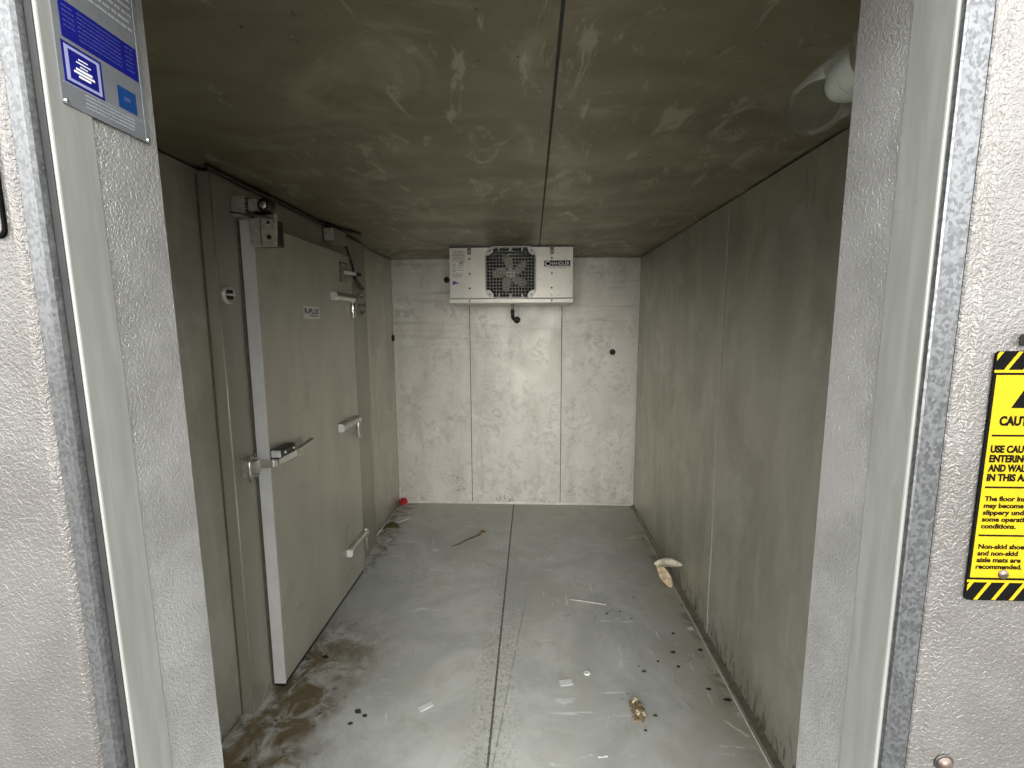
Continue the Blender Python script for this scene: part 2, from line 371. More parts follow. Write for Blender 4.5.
# right wall in sheets, with beads over the seams
bm = BM(); box(bm, (XR, YI, 0), (XR + .012, YB, zt)); box(bm, (XR + .012, YO, 0), (XR + .1, YB + .012, H))
struct('wall_right', bm, 'right', 'dull olive grey metal right wall with grime along its foot', 'wall')
bm = BM(); box(bm, (XR - .003, 2.261, .012), (XR, 2.272, zt - .02), .001); struct('trim_5', bm, 'caulk', 'pale sealed upright seam on the right wall', 'seam')
bm = BM(); box(bm, (XR - .0015, 3.291, .012), (XR, 3.299, zt - .02)); struct('trim_6', bm, 'right', 'faint upright seam near the far end of the right wall', 'seam')
bm = BM(); prism(bm, [(XR - .022, 0), (XR, 0), (XR, .02), (XR - .006, .012)], lambda u, v, t: (u, t, v), YI + .002, YB - .014)
struct('baseboard_right', bm, 'grime', 'dirty cove strip along the foot of the right wall', 'baseboard')
bm = BM(); tube(bm, [(XR - .034 + .002 * math.sin(3 * y), y, .001) for y in [YI + .01 + i * .1 for i in range(34)]], .004, 8)
struct('trim_7', bm, 'caulk', 'thin pale sealant line on the floor beside the right wall', 'sealant line')
# left wall
bm = BM(); box(bm, (XL - .012, YI, 0), (XL, YB, zt)); box(bm, (XL - .1, YO, 0), (XL - .012, YB + .012, H))
struct('wall_left', bm, 'left', 'dull olive grey metal left wall around the side door', 'wall')
bm = BM(); tube(bm, [(XL + .012, y, .002) for y in (YI + .01, 1.0, 1.66)], .006, 8); tube(bm, [(XL + .012, y, .002) for y in (3.28, 3.6, YB - .02)], .006, 8)
struct('baseboard_left', bm, 'caulk', 'pale sealant along the foot of the left wall', 'baseboard')

# front wall: outer skins, reveals, strips, galvanised corners (left side slightly out of plumb)
LS = lambda co: Vector((co[0] + .012 * (1.63 - co[2]), co[1], co[2]))
ZT = 2.09
bm = BM()      # inner core with the embossed reveals
box(bm, (XL - .1, YO + .006, 0), (JL, YI, H), 0, lambda c: LS(c) if c.x > -1 else c)
box(bm, (JR, YO + .006, 0), (XR + .1, YI, H))
box(bm, (JL - .03, YO + .006, ZT), (JR, YI, H))
struct('wall_front', bm, 'emb', 'front wall with embossed grey reveals around the open doorway', 'wall')
bm = BM(); box(bm, (JL - .0020, YO - .001, 0), (JL + .0025, YO + .050, ZT), .002, LS)
struct('trim_8', bm, 'strip', 'smooth pale strip down the left edge of the doorway', 'door trim')
bm = BM(); box(bm, (JR - .0025, YO - .001, 0), (JR + .02, YO + .056, ZT), .002)
struct('trim_9', bm, 'strip', 'smooth pale strip down the right edge of the doorway', 'door trim')
bm = BM()      # left galvanised channel: flat band, raised bead, shallow groove, lip
pr = [(JL - .0022, -.0055), (JL - .0022, -.002), (JL - .0035, -.004), (JL - .0125, -.004), (JL - .0145, .005), (JL - .0165, .0092), (JL - .0195, .0088), (JL - .0225, .0045), (JL - .038, .004), (JL - .038, -.0055)]
prism(bm, pr, lambda u, v, t: LS((u, YO - v, t)), 0, ZT)
struct('trim_10', bm, 'galvl', 'galvanised channel with a bright bead on the left door edge', 'galvanised trim')
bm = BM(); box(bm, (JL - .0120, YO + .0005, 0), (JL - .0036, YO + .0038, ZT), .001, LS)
struct('trim_12', bm, 'gasket_and_groove_dark', 'dark strip painted for the reflection in the groove of the left galvanised channel', 'gasket_and_groove_dark')  # added dark strip imitates the dark reflection in the groove
bm = BM()
pr = [(JR + .001, 0), (JR + .001, .006), (JR + .003, .007), (JR + .006, .004), (JR + .029, .0035), (JR + .0305, .002), (JR + .0305, 0)]
prism(bm, pr, lambda u, v, t: (u, YO - v, t), 0, ZT)
struct('trim_11', bm, 'galvr', 'spangled galvanised angle on the right door edge', 'galvanised trim')
bm = BM()      # left outer skin with a rounded turned edge
e = JL - .0385
pr = [(-2.6, .0), (-2.6, .0105), (e - .012, .0105), (e - .006, .0095), (e - .002, .006), (e, 0)]
prism(bm, pr, lambda u, v, t: LS((u, YO + .004 - v, t)) if u > -1 else Vector((u, YO + .004 - v, t)), 0, H + .1)
struct('wall_front_left', bm, 'outer', 'embossed grey outer skin left of the doorway', 'wall')
bm = BM()
e = JR + .0312
pr = [(2.6, 0), (2.6, .012), (e + .016, .011), (e + .012, .0085), (e + .0015, .0075), (e, .006), (e, 0)]
prism(bm, pr, lambda u, v, t: (u, YO + .004 - v, t), 0, H + .1)
struct('wall_front_right', bm, 'outer', 'embossed grey outer skin right of the doorway', 'wall')

bm = BM(); box(bm, (JL - .0385, YO - .0065, ZT + .001), (JR + .0312, YO + .004, H + .1), .003)
struct('wall_front_top', bm, 'outer', 'embossed grey outer skin above the doorway', 'wall')
bm = BM(); box(bm, (-2.6, YO + .005, 0), (XL - .101, YO + .06, H + .1)); box(bm, (XR + .101, YO + .005, 0), (2.6, YO + .06, H + .1)); box(bm, (XL - .1, YO + .0075, H + .001 + .1), (XR + .1, YO + .06, H + .13))
struct('trim_13', bm, 'galvl', 'backing behind the outer skin edges', 'trim')

# ================================================================== SIDE DOOR
door = thing('door_1', 'closed metal cold room side door in the left wall', 'door', (XL, 2.33, 0), None, 'structure')
bm = BM()
F0, F1, FT = 1.69, 3.235, 2.192
box(bm, (XL, F0, 0), (FX, DY0 + .06, FT), .0025); box(bm, (XL, DY1 - .06, 0), (FX, F1, FT), .0025); box(bm, (XL, DY0 + .06, 2.0), (FX, DY1 - .06, FT), .0025)
obj('door_frame', bm, 'frame', door)
bm = BM(); box(bm, (XL, F0 - .005, 0), (XL + .006, F0, FT - .01), .001); box(bm, (FX, DY0 - .008, 0.02), (FX + .006, DY0 + .02, 2.05), .002)
obj('frame_bead', bm, 'grime', door)
bm = BM(); tube(bm, [(FX - .001, F0 + .001, .003), (FX - .001, F0 + .001, FT)], .0026, 8); obj('corner_bead', bm, 'beadmetal', door)
bm = BM(); box(bm, (FX + .011, DY0 + .001, .03), (DX, DY1, 2.05), .003); leaf = obj('door_leaf', bm, 'door', door)
bm = BM(); prism(bm, [(FX + .0105, DY0 + .008), (FX + .0105, DY0 - .0015), (DX + .0015, DY0 - .0015), (DX + .0015, DY0 + .006), (DX, DY0 + .006), (DX, DY0)], lambda u, v, t: (u, v, t), .028, 2.051)
obj('edge_trim', bm, 'edge', leaf)  # leaf edge coloured near white for the daylight falling on it
bm = BM(); box(bm, (FX, DY0 + .012, .012), (FX + .0112, DY1 - .012, 2.04)); box(bm, (FX - .02, DY0 + .01, 0.004), (DX - .01, DY1 - .01, .03)); obj('gasket_and_groove_dark', bm, 'black', leaf)
bm = BM(); prism(bm, [(F0 + .03, .0), (DY0 + .04, .0), (DY0 + .04, .13), (DY0, .11), (F0 + .06, .005)], faceX(FX), 0, .002); obj('kick_patch', bm, 'frame', door)
# door label
bm = BM(); prism(bm, rrect(2.200, 1.668, 2.372, 1.730, .004), faceX(DX), 0, .001); lab = obj('door_label', bm, 'white', door)
tag(lab, 'small white label with black letters')
bm = BM(); text_into(bm, 'R-PLUS', faceX(DX + .001), 2.213, 1.693, .026, .146, t=.0006, bold=.02); prism(bm, [(2.262, 1.681), (2.352, 1.681), (2.352, 1.685), (2.262, 1.685)], faceX(DX + .001), 0, .0006); obj('lettering', bm, 'blackp', lab)
# hinges
def hinge(z, ylen0, ylen1, up):
    bm = BM()
    prof = [(DX, z - .022), (DX + .026, z - .022), (DX + .034, z - .014), (DX + .037, z), (DX + .034, z + .014), (DX + .024, z + .022), (DX, z + .022)]
    prism(bm, prof, lambda u, v, t: (u, t, v), ylen0 + .004, ylen1, False)
    h = obj('hinge', bm, 'dullchrome', door, .002)
    bm = BM(); prism(bm, [(DX - 0 + (u - DX) * 1.06, z + (v - z) * 1.06) for u, v in prof], lambda u, v, t: (u, t, v), ylen0 - .008, ylen0 + .006); obj('end_cap', bm, 'white', h, .003)
    bm = BM(); tube(bm, [(DX + .012, ylen1 - .002, z - .12), (DX + .012, ylen1 - .002, z + up)], .0135, 16); obj('pin_barrel', bm, 'chrome', h, .002)
    bm = BM(); box(bm, (FX, ylen1 + .012, z - .05), (FX + .012, ylen1 + .10, z + .03), .003)
    box(bm, (FX + .004, ylen1 + .002, z - .045), (DX + .012, ylen1 + .022, z - .005), .003); obj('frame_flange', bm, 'dullchrome', h)
    return h
hinge(1.797, 2.52, 2.80, .0); hinge(1.048, 2.53, 2.80, .005); hinge(.272, 2.555, 2.84, .03)
# latch: strike on the frame, curved keeper arm across the leaf edge, dark body and lever
bm = BM(); box(bm, (FX, 1.735, 1.018), (FX + .008, 1.800, 1.098), .002)
prism(bm, [(FX + .008, 1.752), (FX + .045, 1.757), (FX + .050, 1.764), (FX + .050, 1.782), (FX + .008, 1.792)], lambda u, v, t: (u, v, t), 1.035, 1.085)
for zz in (1.022, 1.092): box(bm, (FX + .012, 1.765, zz - .004), (FX + .042, 1.79, zz + .004), .002)
strike = obj('strike_bracket', bm, 'dullchrome', door)
bm = BM()
for yy in (1.748, 1.786): tube(bm, [(FX + .026, yy, 1.000), (FX + .026, yy, 1.112)], .006, 10)
obj('adjusting_bolt', bm, 'chrome', strike)
bm = BM()
inn = [(FX + .03, 1.795), (DX - .01, 1.800), (DX + .030, 1.806), (DX + .044, 1.822), (DX + .046, 1.86), (DX + .044, 1.98)]
out = [(DX + .002, 1.98), (DX + .002, 1.842), (DX, 1.8265), (DX - .03, 1.8265), (FX + .03, 1.8265)]
prism(bm, inn + out, lambda u, v, t: (u, v, t), 1.043, 1.075); arm = obj('latch_arm', bm, 'chrome', door, .004)
bm = BM(); prism(bm, [(DX, 1.074), (DX + .046, 1.074), (DX + .046, 1.100), (DX + .038, 1.112), (DX, 1.112)], lambda u, v, t: (u, t, v), 1.842, 1.965); body = obj('latch_body', bm, 'darkmetal', door, .003)
bm = BM(); prism(bm, [(DX + .008, 1.078), (DX + .046, 1.078), (DX + .046, 1.108), (DX + .008, 1.108)], lambda u, v, t: (u, t, v), 1.834, 1.843); obj('end_cap', bm, 'white', body, .002)
for yy in (1.875, 1.945):
    bm = BM(); lathe(bm, (DX + .046, yy, 1.093), (1, 0, 0), [(0, .008), (.004, .008), (.007, .004), (.0075, 0)], 12); obj('bolt', bm, 'chrome', body)
bm = BM(); prism(bm, [(1.95, 1.040), (2.02, 1.030), (2.05, 1.032), (2.13, 1.062), (2.155, 1.078), (2.155, 1.086), (2.08, 1.078), (2.03, 1.074), (1.95, 1.074)], faceX(DX + .018), 0, .024)
obj('lever', bm, 'dullchrome', door, .003)

# ---- door closer at the top latch corner
cl = thing('door_closer', 'white metal door closer bracket at the top corner of the side door', 'door closer', (FX + .05, 1.82, 1.94))
bm = BM(); box(bm, (FX, 1.800, 2.062), (FX + .052, 1.812, 2.135), .004); box(bm, (FX, 1.80, 2.062), (FX + .006, 1.90, 2.135), .002); obj('frame_bracket', bm, 'galvwhite', cl)
bm = BM()
for i in range(6): tube(bm, [(FX + .058, 1.815, 2.068 + i * .011), (FX + .058, 1.815, 2.074 + i * .011)], .008, 10)
obj('spring', bm, 'darkmetal', cl)
bm = BM(); box(bm, (FX + .067, 1.80, 2.078), (FX + .103, 1.86, 2.122), .003); obj('roller_block', bm, 'galvwhite', cl)
bm = BM(); prism(bm, [(FX + .072, 2.062), (FX + .104, 2.076), (FX + .11, 2.068), (FX + .078, 2.05)], lambda u, v, t: (u, t, v), 1.798, 1.86); obj('cam', bm, 'black', cl)
bm = BM(); lathe(bm, (FX + .128, 1.80, 2.098), (0.25, 1, 0), [(0, 0), (0, .026), (.008, .030), (.03, .030), (.038, .026), (.038, 0)], 20)
ro = obj('roller', bm, 'darkmetal', cl)
bm = BM(); lathe(bm, (FX + .128, 1.799, 2.098), (0.25, 1, 0), [(-.004, 0), (-.004, .013), (.002, .015), (.006, .016)], 16); obj('roller_hub', bm, 'chrome', ro)
bm = BM(); prism(bm, [(DX, 1.944), (DX + .098, 1.944), (DX + .107, 2.066), (DX + .06, 2.056), (DX, 2.052)], lambda u, v, t: (u, t, v), 1.812, 1.824); pl_ = obj('leaf_plate', bm, 'galvwhite', cl, .002)
bm = BM(); box(bm, (DX + .044, 1.8095, 1.946), (DX + .047, 1.813, 2.05)); obj('plate_fold', bm, 'grime', pl_)
bm = BM(); lathe(bm, (DX + .078, 1.812, 1.979), (0, -1, 0), [(0, .009), (.003, .009), (.0035, 0)], 12); obj('bolt', bm, 'black', pl_)
bm = BM(); lathe(bm, (DX + .078, 1.812, 2.035), (0, -1, 0), [(0, .006), (.003, .006), (.0035, 0)], 12); obj('bolt', bm, 'black', pl_)
bm = BM(); prism(bm, [(DX + .094, 1.944), (DX + .099, 1.944), (DX + .108, 2.066), (DX + .103, 2.066)], lambda u, v, t: (u, t, v), 1.808, 1.828); obj('side_flange', bm, 'galvwhite', cl)
bm = BM(); box(bm, (DX, 1.8245, 1.950), (DX + .098, 1.885, 2.050), .004); obj('shadow_block', bm, 'darkmetal', cl)  # dark block added as the shadow beside the closer plate
bm = BM(); prism(bm, [(FX, 2.075), (DX + .10, 2.052), (DX + .10, 2.047), (FX, 2.068)], lambda u, v, t: (u, t, v), 1.790, 1.812); obj('top_rail', bm, 'grime', cl)

# ---- round release knob on the frame
kn = thing('vent_plug', 'round slotted white metal vent plug on the door frame left of the side door', 'vent', (FX, 1.735, 1.752))
bm = BM(); lathe(bm, (FX, 1.735, 1.752), (1, 0, 0), [(0, .036), (.006, .036), (.012, .031), (.014, .027), (.010, .024), (.010, 0)], 28); obj('rim', bm, 'galvwhite', kn)
for dz in (-.011, .012):
    bm = BM(); prism(bm, rrect(1.715, 1.752 + dz - .007, 1.752, 1.752 + dz + .007, .003), faceX(FX + .010), 0, .003); obj('slot', bm, 'black', kn)
bm = BM(); box(bm, (FX + .010, 1.712, 1.749), (FX + .018, 1.762, 1.755), .002); obj('crossbar', bm, 'white', kn)

# ---- round pressure port beyond the door
pt = thing('pressure_port', 'round slotted grey vent on the wall panel above the top door hinge', 'vent', (FX, 3.115, 1.775))
bm = BM(); lathe(bm, (FX, 3.115, 1.775), (1, 0, 0), [(0, .080), (.008, .080), (.012, .074), (.012, .068), (.006, .066), (.006, 0)], 36); obj('rim', bm, 'frame', pt)
for k in range(5):
    zz = 1.775 + (k - 2) * .026; w = math.sqrt(.06 ** 2 - (zz - 1.775) ** 2)
    bm = BM(); prism(bm, rrect(3.115 - w, zz - .006, 3.115 + w, zz + .006, .005), faceX(FX + .006), 0, .006); obj('louvre', bm, 'grime' if k % 2 == 0 else 'frame', pt)

# ---- switch plate with plunger
sw = thing('switch_plate', 'small metal switch plate with a white plunger above the top door hinge', 'switch', (DX, 2.695, 1.885))
bm = BM(); prism(bm, rrect(2.640, 1.885, 2.752, 2.000, .012), faceX(DX), 0, .005); p_ = obj('plate', bm, 'frame', sw)
bm = BM()
for a in (rrect(2.640, 1.885, 2.648, 2.000, .003), rrect(2.640, 1.994, 2.752, 2.001, .003)): prism(bm, a, faceX(DX + .005), 0, .003)
obj('rim', bm, 'darkmetal', p_)
for zz in (1.900, 1.986):
    bm = BM(); lathe(bm, (DX + .005, 2.70, zz), (1, 0, 0), [(0, .006), (.003, .005), (.0035, 0)], 10); obj('screw', bm, 'steel', p_)
bm = BM(); tube(bm, [(DX + .005, 2.70, 1.945), (DX + .03, 2.715, 1.943), (DX + .055, 2.76, 1.941)], .011, 14); obj('plunger', bm, 'white', sw)
bm = BM(); tube(bm, [(DX + .053, 2.755, 1.941), (DX + .07, 2.785, 1.938)], .012, 12); obj('boot', bm, 'black', sw)

# ---- junction box
jb = thing('junction_box', 'small grey junction box under the ceiling above the side door', 'junction box', (FX, 2.68, 2.10))
bm = BM(); box(bm, (FX, 2.60, 2.106), (FX + .062, 2.77, 2.180), .003); jbb = obj('box', bm, 'frame', jb)
bm = BM(); box(bm, (FX + .004, 2.594, 2.110), (FX + .060, 2.600, 2.178), .003); obj('cover', bm, 'galvwhite', jbb)  # paler face put in for the lit side of the box
bm = BM(); lathe(bm, (FX + .02, 2.594, 2.150), (0, -1, 0), [(0, .006), (.003, .005), (.0035, 0)], 10); obj('screw', bm, 'chrome', jbb)
bm = BM(); box(bm, (FX, 2.592, 2.104), (FX + .003, 2.60, 2.182)); obj('back_flange', bm, 'black', jbb)
# ---- cables
bm = BM()
tube(bm, [(FX + .012, y, 2.196 + .003 * math.sin(9 * y)) for y in [1.66 + i * .078 for i in range(12)]] + [(FX + .02, 2.62, 2.194), (FX + .05, 2.70, 2.193), (FX + .085, 2.80, 2.197), (FX + .10, 2.90, 2.203)], .0095, 10)
solo('ceiling_cable', bm, 'black', 'thick black cable along the ceiling corner above the side door', 'cable')
bm = BM()
tube(bm, [(FX + .045, 2.772, 2.118), (FX + .050, 2.80, 2.10), (FX + .058, 2.815, 2.05), (FX + .075, 2.815, 1.99), (FX + .085, 2.80, 1.945), (FX + .068, 2.87, 1.92), (FX + .040, 3.00, 1.905), (FX + .004, 3.16, 1.885)],
     [.005, .0055, .006, .007, .009, .011, .012, .012], 10)
solo('power_cord', bm, 'black', 'black cord hanging from the junction box to the wall by the round vent', 'cord')

# ---- dark hole cover on left wall at the far corner
bm = BM(); lathe(bm, (XL, 3.985, 1.525), (1, 0, 0), [(0, .03), (.012, .028), (.016, .018), (.016, 0)], 18); solo('hole_plug', bm, 'black', 'black plug on the left wall in the far corner', 'plug')
bm = BM(); lathe(bm, (.708, YB, 1.398), (0, -1, 0), [(0, .026), (.006, .026), (.010, .020), (.004, .015), (.004, 0)], 20); solo('wall_plug', bm, 'black', 'round black plug on the right part of the back wall', 'plug')
bm = BM(); lathe(bm, (-.738, YB, 2.027), (0, -1, 0), [(0, .026), (.008, .026), (.014, .020), (.014, .010), (.024, .008), (.024, 0)], 20); solo('pipe_sleeve', bm, 'darkmetal', 'small round metal sleeve on the back wall left of the cooling unit', 'pipe sleeve')

# ================================================================== COOLING UNIT
EX0, EX1, EZ0, EZ1, EY, EYB = -.604, .300, 1.832, 2.196, 3.42, 3.90
ev = thing('cooling_unit', 'white metal cooling unit with a caged fan under the ceiling at the back wall', 'cooling unit', ((EX0 + EX1) / 2, EY, 1.66))
fc = (-.154, 2.015); fr = .178
# front panel with a rounded fan opening
bm = BM(); seg = 64
def inner(a, k=1.0):
    c, s_ = math.cos(a), math.sin(a); r_ = k * .176 / (abs(c) ** 6 + abs(s_) ** 6) ** (1 / 6); return (fc[0] + r_ * c, fc[1] + r_ * s_)
def border(a):
    c, s_ = math.cos(a), math.sin(a); k = 1e9
    if c > 1e-9: k = min(k, (EX1 - fc[0]) / c)
    if c < -1e-9: k = min(k, (EX0 - fc[0]) / c)
    if s_ > 1e-9: k = min(k, (EZ1 - fc[1]) / s_)
    if s_ < -1e-9: k = min(k, (EZ0 - fc[1]) / s_)
    return (fc[0] + k * c, fc[1] + k * s_)
angs = sorted([2 * PI * k / seg + .001 for k in range(seg)] + [math.atan2(z - fc[1], x - fc[0]) % (2 * PI) for x in (EX0, EX1) for z in (EZ0, EZ1)])
I = [inner(a) for a in angs]; O = [border(a) for a in angs]; n = len(I)
def plate_with_hole(bm, I, O, ya, yb):
    L = []
    for yy in (ya, yb):
        VI = [bm.verts.new((u, yy, v)) for u, v in I]; VO = [bm.verts.new((u, yy, v)) for u, v in O]; L.append((VI, VO))
        for k in range(n): bm.faces.new([VI[k], VI[(k + 1) % n], VO[(k + 1) % n], VO[k]])
    for q in (0, 1):
        for k in range(n): bm.faces.new([L[0][q][k], L[0][q][(k + 1) % n], L[1][q][(k + 1) % n], L[1][q][k]])
plate_with_hole(bm, I, O, EY, EY + .012); fp = obj('front_panel', bm, 'evap', ev)
bm = BM(); box(bm, (EX0, EY + .012, EZ0), (EX0 + .012, EYB, EZ1)); box(bm, (EX1 - .012, EY + .012, EZ0), (EX1, EYB, EZ1)); box(bm, (EX0 + .012, EY + .012, EZ1 - .0005), (EX1 - .012, EYB, EZ1)); obj('casing', bm, 'evap', ev)
bm = BM()
for i in range(40):
    xx = EX0 + .03 + i * .0212; box(bm, (xx, EYB - .12, EZ0 + .01), (xx + .002, EYB - .02, EZ1 - .03))
box(bm, (EX0 + .013, EYB - .018, EZ0), (EX1 - .013, EYB - .006, EZ1 - .013)); obj('coil', bm, 'black', ev)
bm = BM(); plate_with_hole(bm, I, [inner(a, 1.02) for a in angs], EY + .013, EY + .12); obj('fan_shroud', bm, 'black', ev)
bm = BM(); box(bm, (EX0 - .006, EY - .022, 1.794), (EX1 + .006, EYB - .02, 1.829), .006); obj('drain_pan', bm, 'evap', ev)
bm = BM(); box(bm, (EX0 + .004, EY - .004, 1.829), (EX1 - .004, EY + .004, 1.834)); obj('pan_joint', bm, 'grime', ev)
bm = BM(); box(bm, (EX0 - .002, EY - .004, EZ1), (EX1 + .002, EY + .25, H - .001)); obj('mounting_rail', bm, 'darkmetal', ev)
for xx in (-.457, .147):
    bm = BM(); box(bm, (xx - .013, EY - .012, 2.148), (xx + .013, EY, 2.205), .003); br = obj('mounting_bracket', bm, 'grime', ev)
    bm = BM(); lathe(bm, (xx, EY - .012, 2.165), (0, -1, 0), [(0, .006), (.004, .005), (.005, 0)], 10); obj('bolt', bm, 'steel', br)
    for zz in (2.118, 2.010, 1.905, 1.812):
        yy = EY if zz > 1.84 else EY - .022
        bm = BM(); lathe(bm, (xx, yy, zz), (0, -1, 0), [(0, .007), (.004, .006), (.005, 0)], 10); obj('screw', bm, 'darkmetal', ev)
# fan
def blade(a):
    bm = BM(); R0, R1 = .035, .142; rows = []
    for i in range(7):
        t_ = i / 6; r = R0 + (R1 - R0) * t_; half = (.012 + .024 * math.sin(PI * (.15 + .75 * t_))) ; tw = .55 - .25 * t_
        row = []
        for j in range(5):
            s = (j - 2) / 2; d = s * half; rr = r - (.010 * s * s * t_)
            u = d * math.cos(tw); dep = d * math.sin(tw) + .004 * (1 - s * s)
            ca, sa = math.cos(a + .22 * t_), math.sin(a + .22 * t_)
            row.append((fc[0] + rr * ca - u * sa, EY + .045 + dep, fc[1] + rr * sa + u * ca))
        rows.append(row)
    for th in (0, .003):
        G = [[bm.verts.new((p[0], p[1] + th, p[2])) for p in row] for row in rows]
        for i in range(6):
            for j in range(4):
                f = bm.faces.new([G[i][j], G[i + 1][j], G[i + 1][j + 1], G[i][j + 1]]); f.smooth = True
        if th == 0: G0 = G
    per = [(0, j) for j in range(5)] + [(i, 4) for i in range(1, 7)] + [(6, j) for j in range(3, -1, -1)] + [(i, 0) for i in range(5, 0, -1)]
    for k in range(len(per)):
        (a0, b0), (a1, b1) = per[k], per[(k + 1) % len(per)]
        bm.faces.new([G0[a0][b0], G0[a1][b1], G[a1][b1], G[a0][b0]])
    return bm
bm = BM(); lathe(bm, (fc[0], EY + .024, fc[1]), (0, 1, 0), [(0, 0), (0, .028), (.006, .036), (.05, .038), (.09, .03), (.09, 0)], 24); hub = obj('fan_hub', bm, 'white', ev)
for k in range(5): obj('fan_blade', blade(math.radians(96 + 72 * k)), 'cream', hub)
# fan guard: square cage, clipped corners carry flat ears
bm = BM(); G = .183; y0 = EY - .014; N = 15
def inside(u, v): return not (abs(u) > .118 and abs(v) > .118 and (G - abs(u)) + (G - abs(v)) < .108)
for i in range(N + 1):
    u = -G + .008 + i * (2 * G - .016) / N
    lim = G if abs(u) < .125 else .130
    tube(bm, [(fc[0] + u, y0, fc[1] - lim), (fc[0] + u, y0, fc[1] + lim)], .0040, 6)
    tube(bm, [(fc[0] - lim, y0 - .004, fc[1] + u), (fc[0] + lim, y0 - .004, fc[1] + u)], .0040, 6)
gd = obj('fan_guard', bm, 'guard', ev)
for sx in (-1, 1):
    for sz in (-1, 1):
        bm = BM(); pl = [(.120, .185)]
        for k in range(7):
            a = PI / 2 - (PI / 2) * k / 6; pl.append((.128 + .057 * math.cos(a), .128 + .057 * math.sin(a)))
        pl += [(.185, .120), (.160, .124), (.148, .130), (.135, .140), (.128, .150), (.124, .165)]
        prism(bm, [(fc[0] + sx * u, fc[1] + sz * v) for u, v in pl], frontY(EY), 0, .016); er = obj('corner_ear', bm, 'guard', gd)
        bm = BM(); lathe(bm, (fc[0] + sx * .152, EY - .016, fc[1] + sz * .156), (0, -1, 0), [(0, .006), (.003, .005), (.0035, 0)], 10); obj('screw', bm, 'darkmetal', er)
bm = BM()
for sx in (-1, 1): box(bm, (fc[0] + sx * .184 - .004, EY - .018, fc[1] - .125), (fc[0] + sx * .184 + .004, EY - .001, fc[1] + .125), .001)
for sz in (-1, 1): box(bm, (fc[0] - .125, EY - .018, fc[1] + sz * .184 - .004), (fc[0] + .125, EY - .001, fc[1] + sz * .184 + .004), .001)
for sz in (-1, 1):
    for sx in (-1, 0, 1): box(bm, (fc[0] + sx * .085 - .006, EY - .021, fc[1] + sz * .168 - .012), (fc[0] + sx * .085 + .006, EY - .017, fc[1] + sz * .168 + .012))
obj('guard_frame', bm, 'guard', gd)
# logo plate
bm = BM(); prism(bm, [(.091, 2.058), (.281, 2.058), (.281, 2.100), (.091, 2.100)], frontY(EY), 0, .001); lg = obj('logo_plate', bm, 'blackp', ev); tag(lg, 'black plate with white letters')
bm = BM(); f_ = frontY(EY - .001); text_into(bm, 'C', f_, .096, 2.062, .034, .036, t=.0006, bold=.02); text_into(bm, 'HANDLER', f_, .135, 2.069, .023, .141, t=.0006, bold=.02)
prism(bm, [(.128, 2.0605), (.277, 2.0605), (.277, 2.0635), (.128, 2.0635)], f_, 0, .0006); obj('lettering', bm, 'white', lg)
bm = BM(); dashes(bm, frontY(EY), .125, .25, 2.046, .004, 0, .0006, random.Random(3)); obj('small_print', bm, 'textink', ev)
# stickers left
rn = random.Random(5)
def sticker(a, m, label):
    bm = BM(); prism(bm, rrect(*a, .003, 2), frontY(EY), 0, .0008); o = obj('sticker', bm, m, ev); tag(o, label); return o
st = sticker((-.590, 2.092, -.480, 2.182), 'sticker', 'pinkish sticker with faded print'); bm = BM()
for k in range(6): dashes(bm, frontY(EY - .0008), -.583 + rn.uniform(0, .01), -.49, 2.166 - k * .012, .004 if k % 2 else .006, 0, .0005, rn)
obj('print', bm, 'textink', st)
st = sticker((-.553, 2.022, -.492, 2.098), 'white', 'white sticker with dark print'); bm = BM(); f_ = frontY(EY - .0008)
prism(bm, [(-.535, 2.078), (-.502, 2.078), (-.502, 2.086), (-.535, 2.086)], f_, 0, .0005)
for k in range(4): dashes(bm, f_, -.548, -.50, 2.066 - k * .011, .004, 0, .0005, rn)
obj('print', bm, 'textink', st)
bm = BM()
for k in range(4): dashes(bm, frontY(EY), -.582, -.562, 2.075 - k * .016, .005, 0, .0006, rn)
for k in range(3): dashes(bm, frontY(EY), -.580, -.510, 2.006 - k * .010, .004, 0, .0006, rn)
obj('small_print', bm, 'textink', ev)
bm = BM(); prism(bm, [(-.588, 1.934), (-.570, 1.932), (-.556, 1.940), (-.536, 1.936), (-.548, 1.948), (-.570, 1.960), (-.583, 1.955)], frontY(EY), 0, .0006); obj('purple_mark', bm, 'purple', ev)
sticker((-.584, 1.842, -.482, 1.898), 'paper', 'blank white label')
# drain pipe with trap
bm = BM(); tube(bm, [(-.149, 3.62, 1.794), (-.149, 3.62, 1.752)], .013, 16); dp = obj('drain_pipe', bm, 'copper', ev)
bm = BM(); tube(bm, [(-.149, 3.62, 1.753), (-.149, 3.62, 1.715)], .0155, 16); obj('coupling', bm, 'darkmetal', dp)
bm = BM(); tube(bm, [(-.149, 3.62, 1.716), (-.148, 3.625, 1.695), (-.140, 3.65, 1.682), (-.132, 3.70, 1.680), (-.128, 3.80, 1.680), (-.128, YB, 1.680)], .014, 16)
lathe(bm, (-.128, YB, 1.680), (0, -1, 0), [(0, .03), (.008, .028), (.010, .014)], 20); obj('trap', bm, 'black', dp)

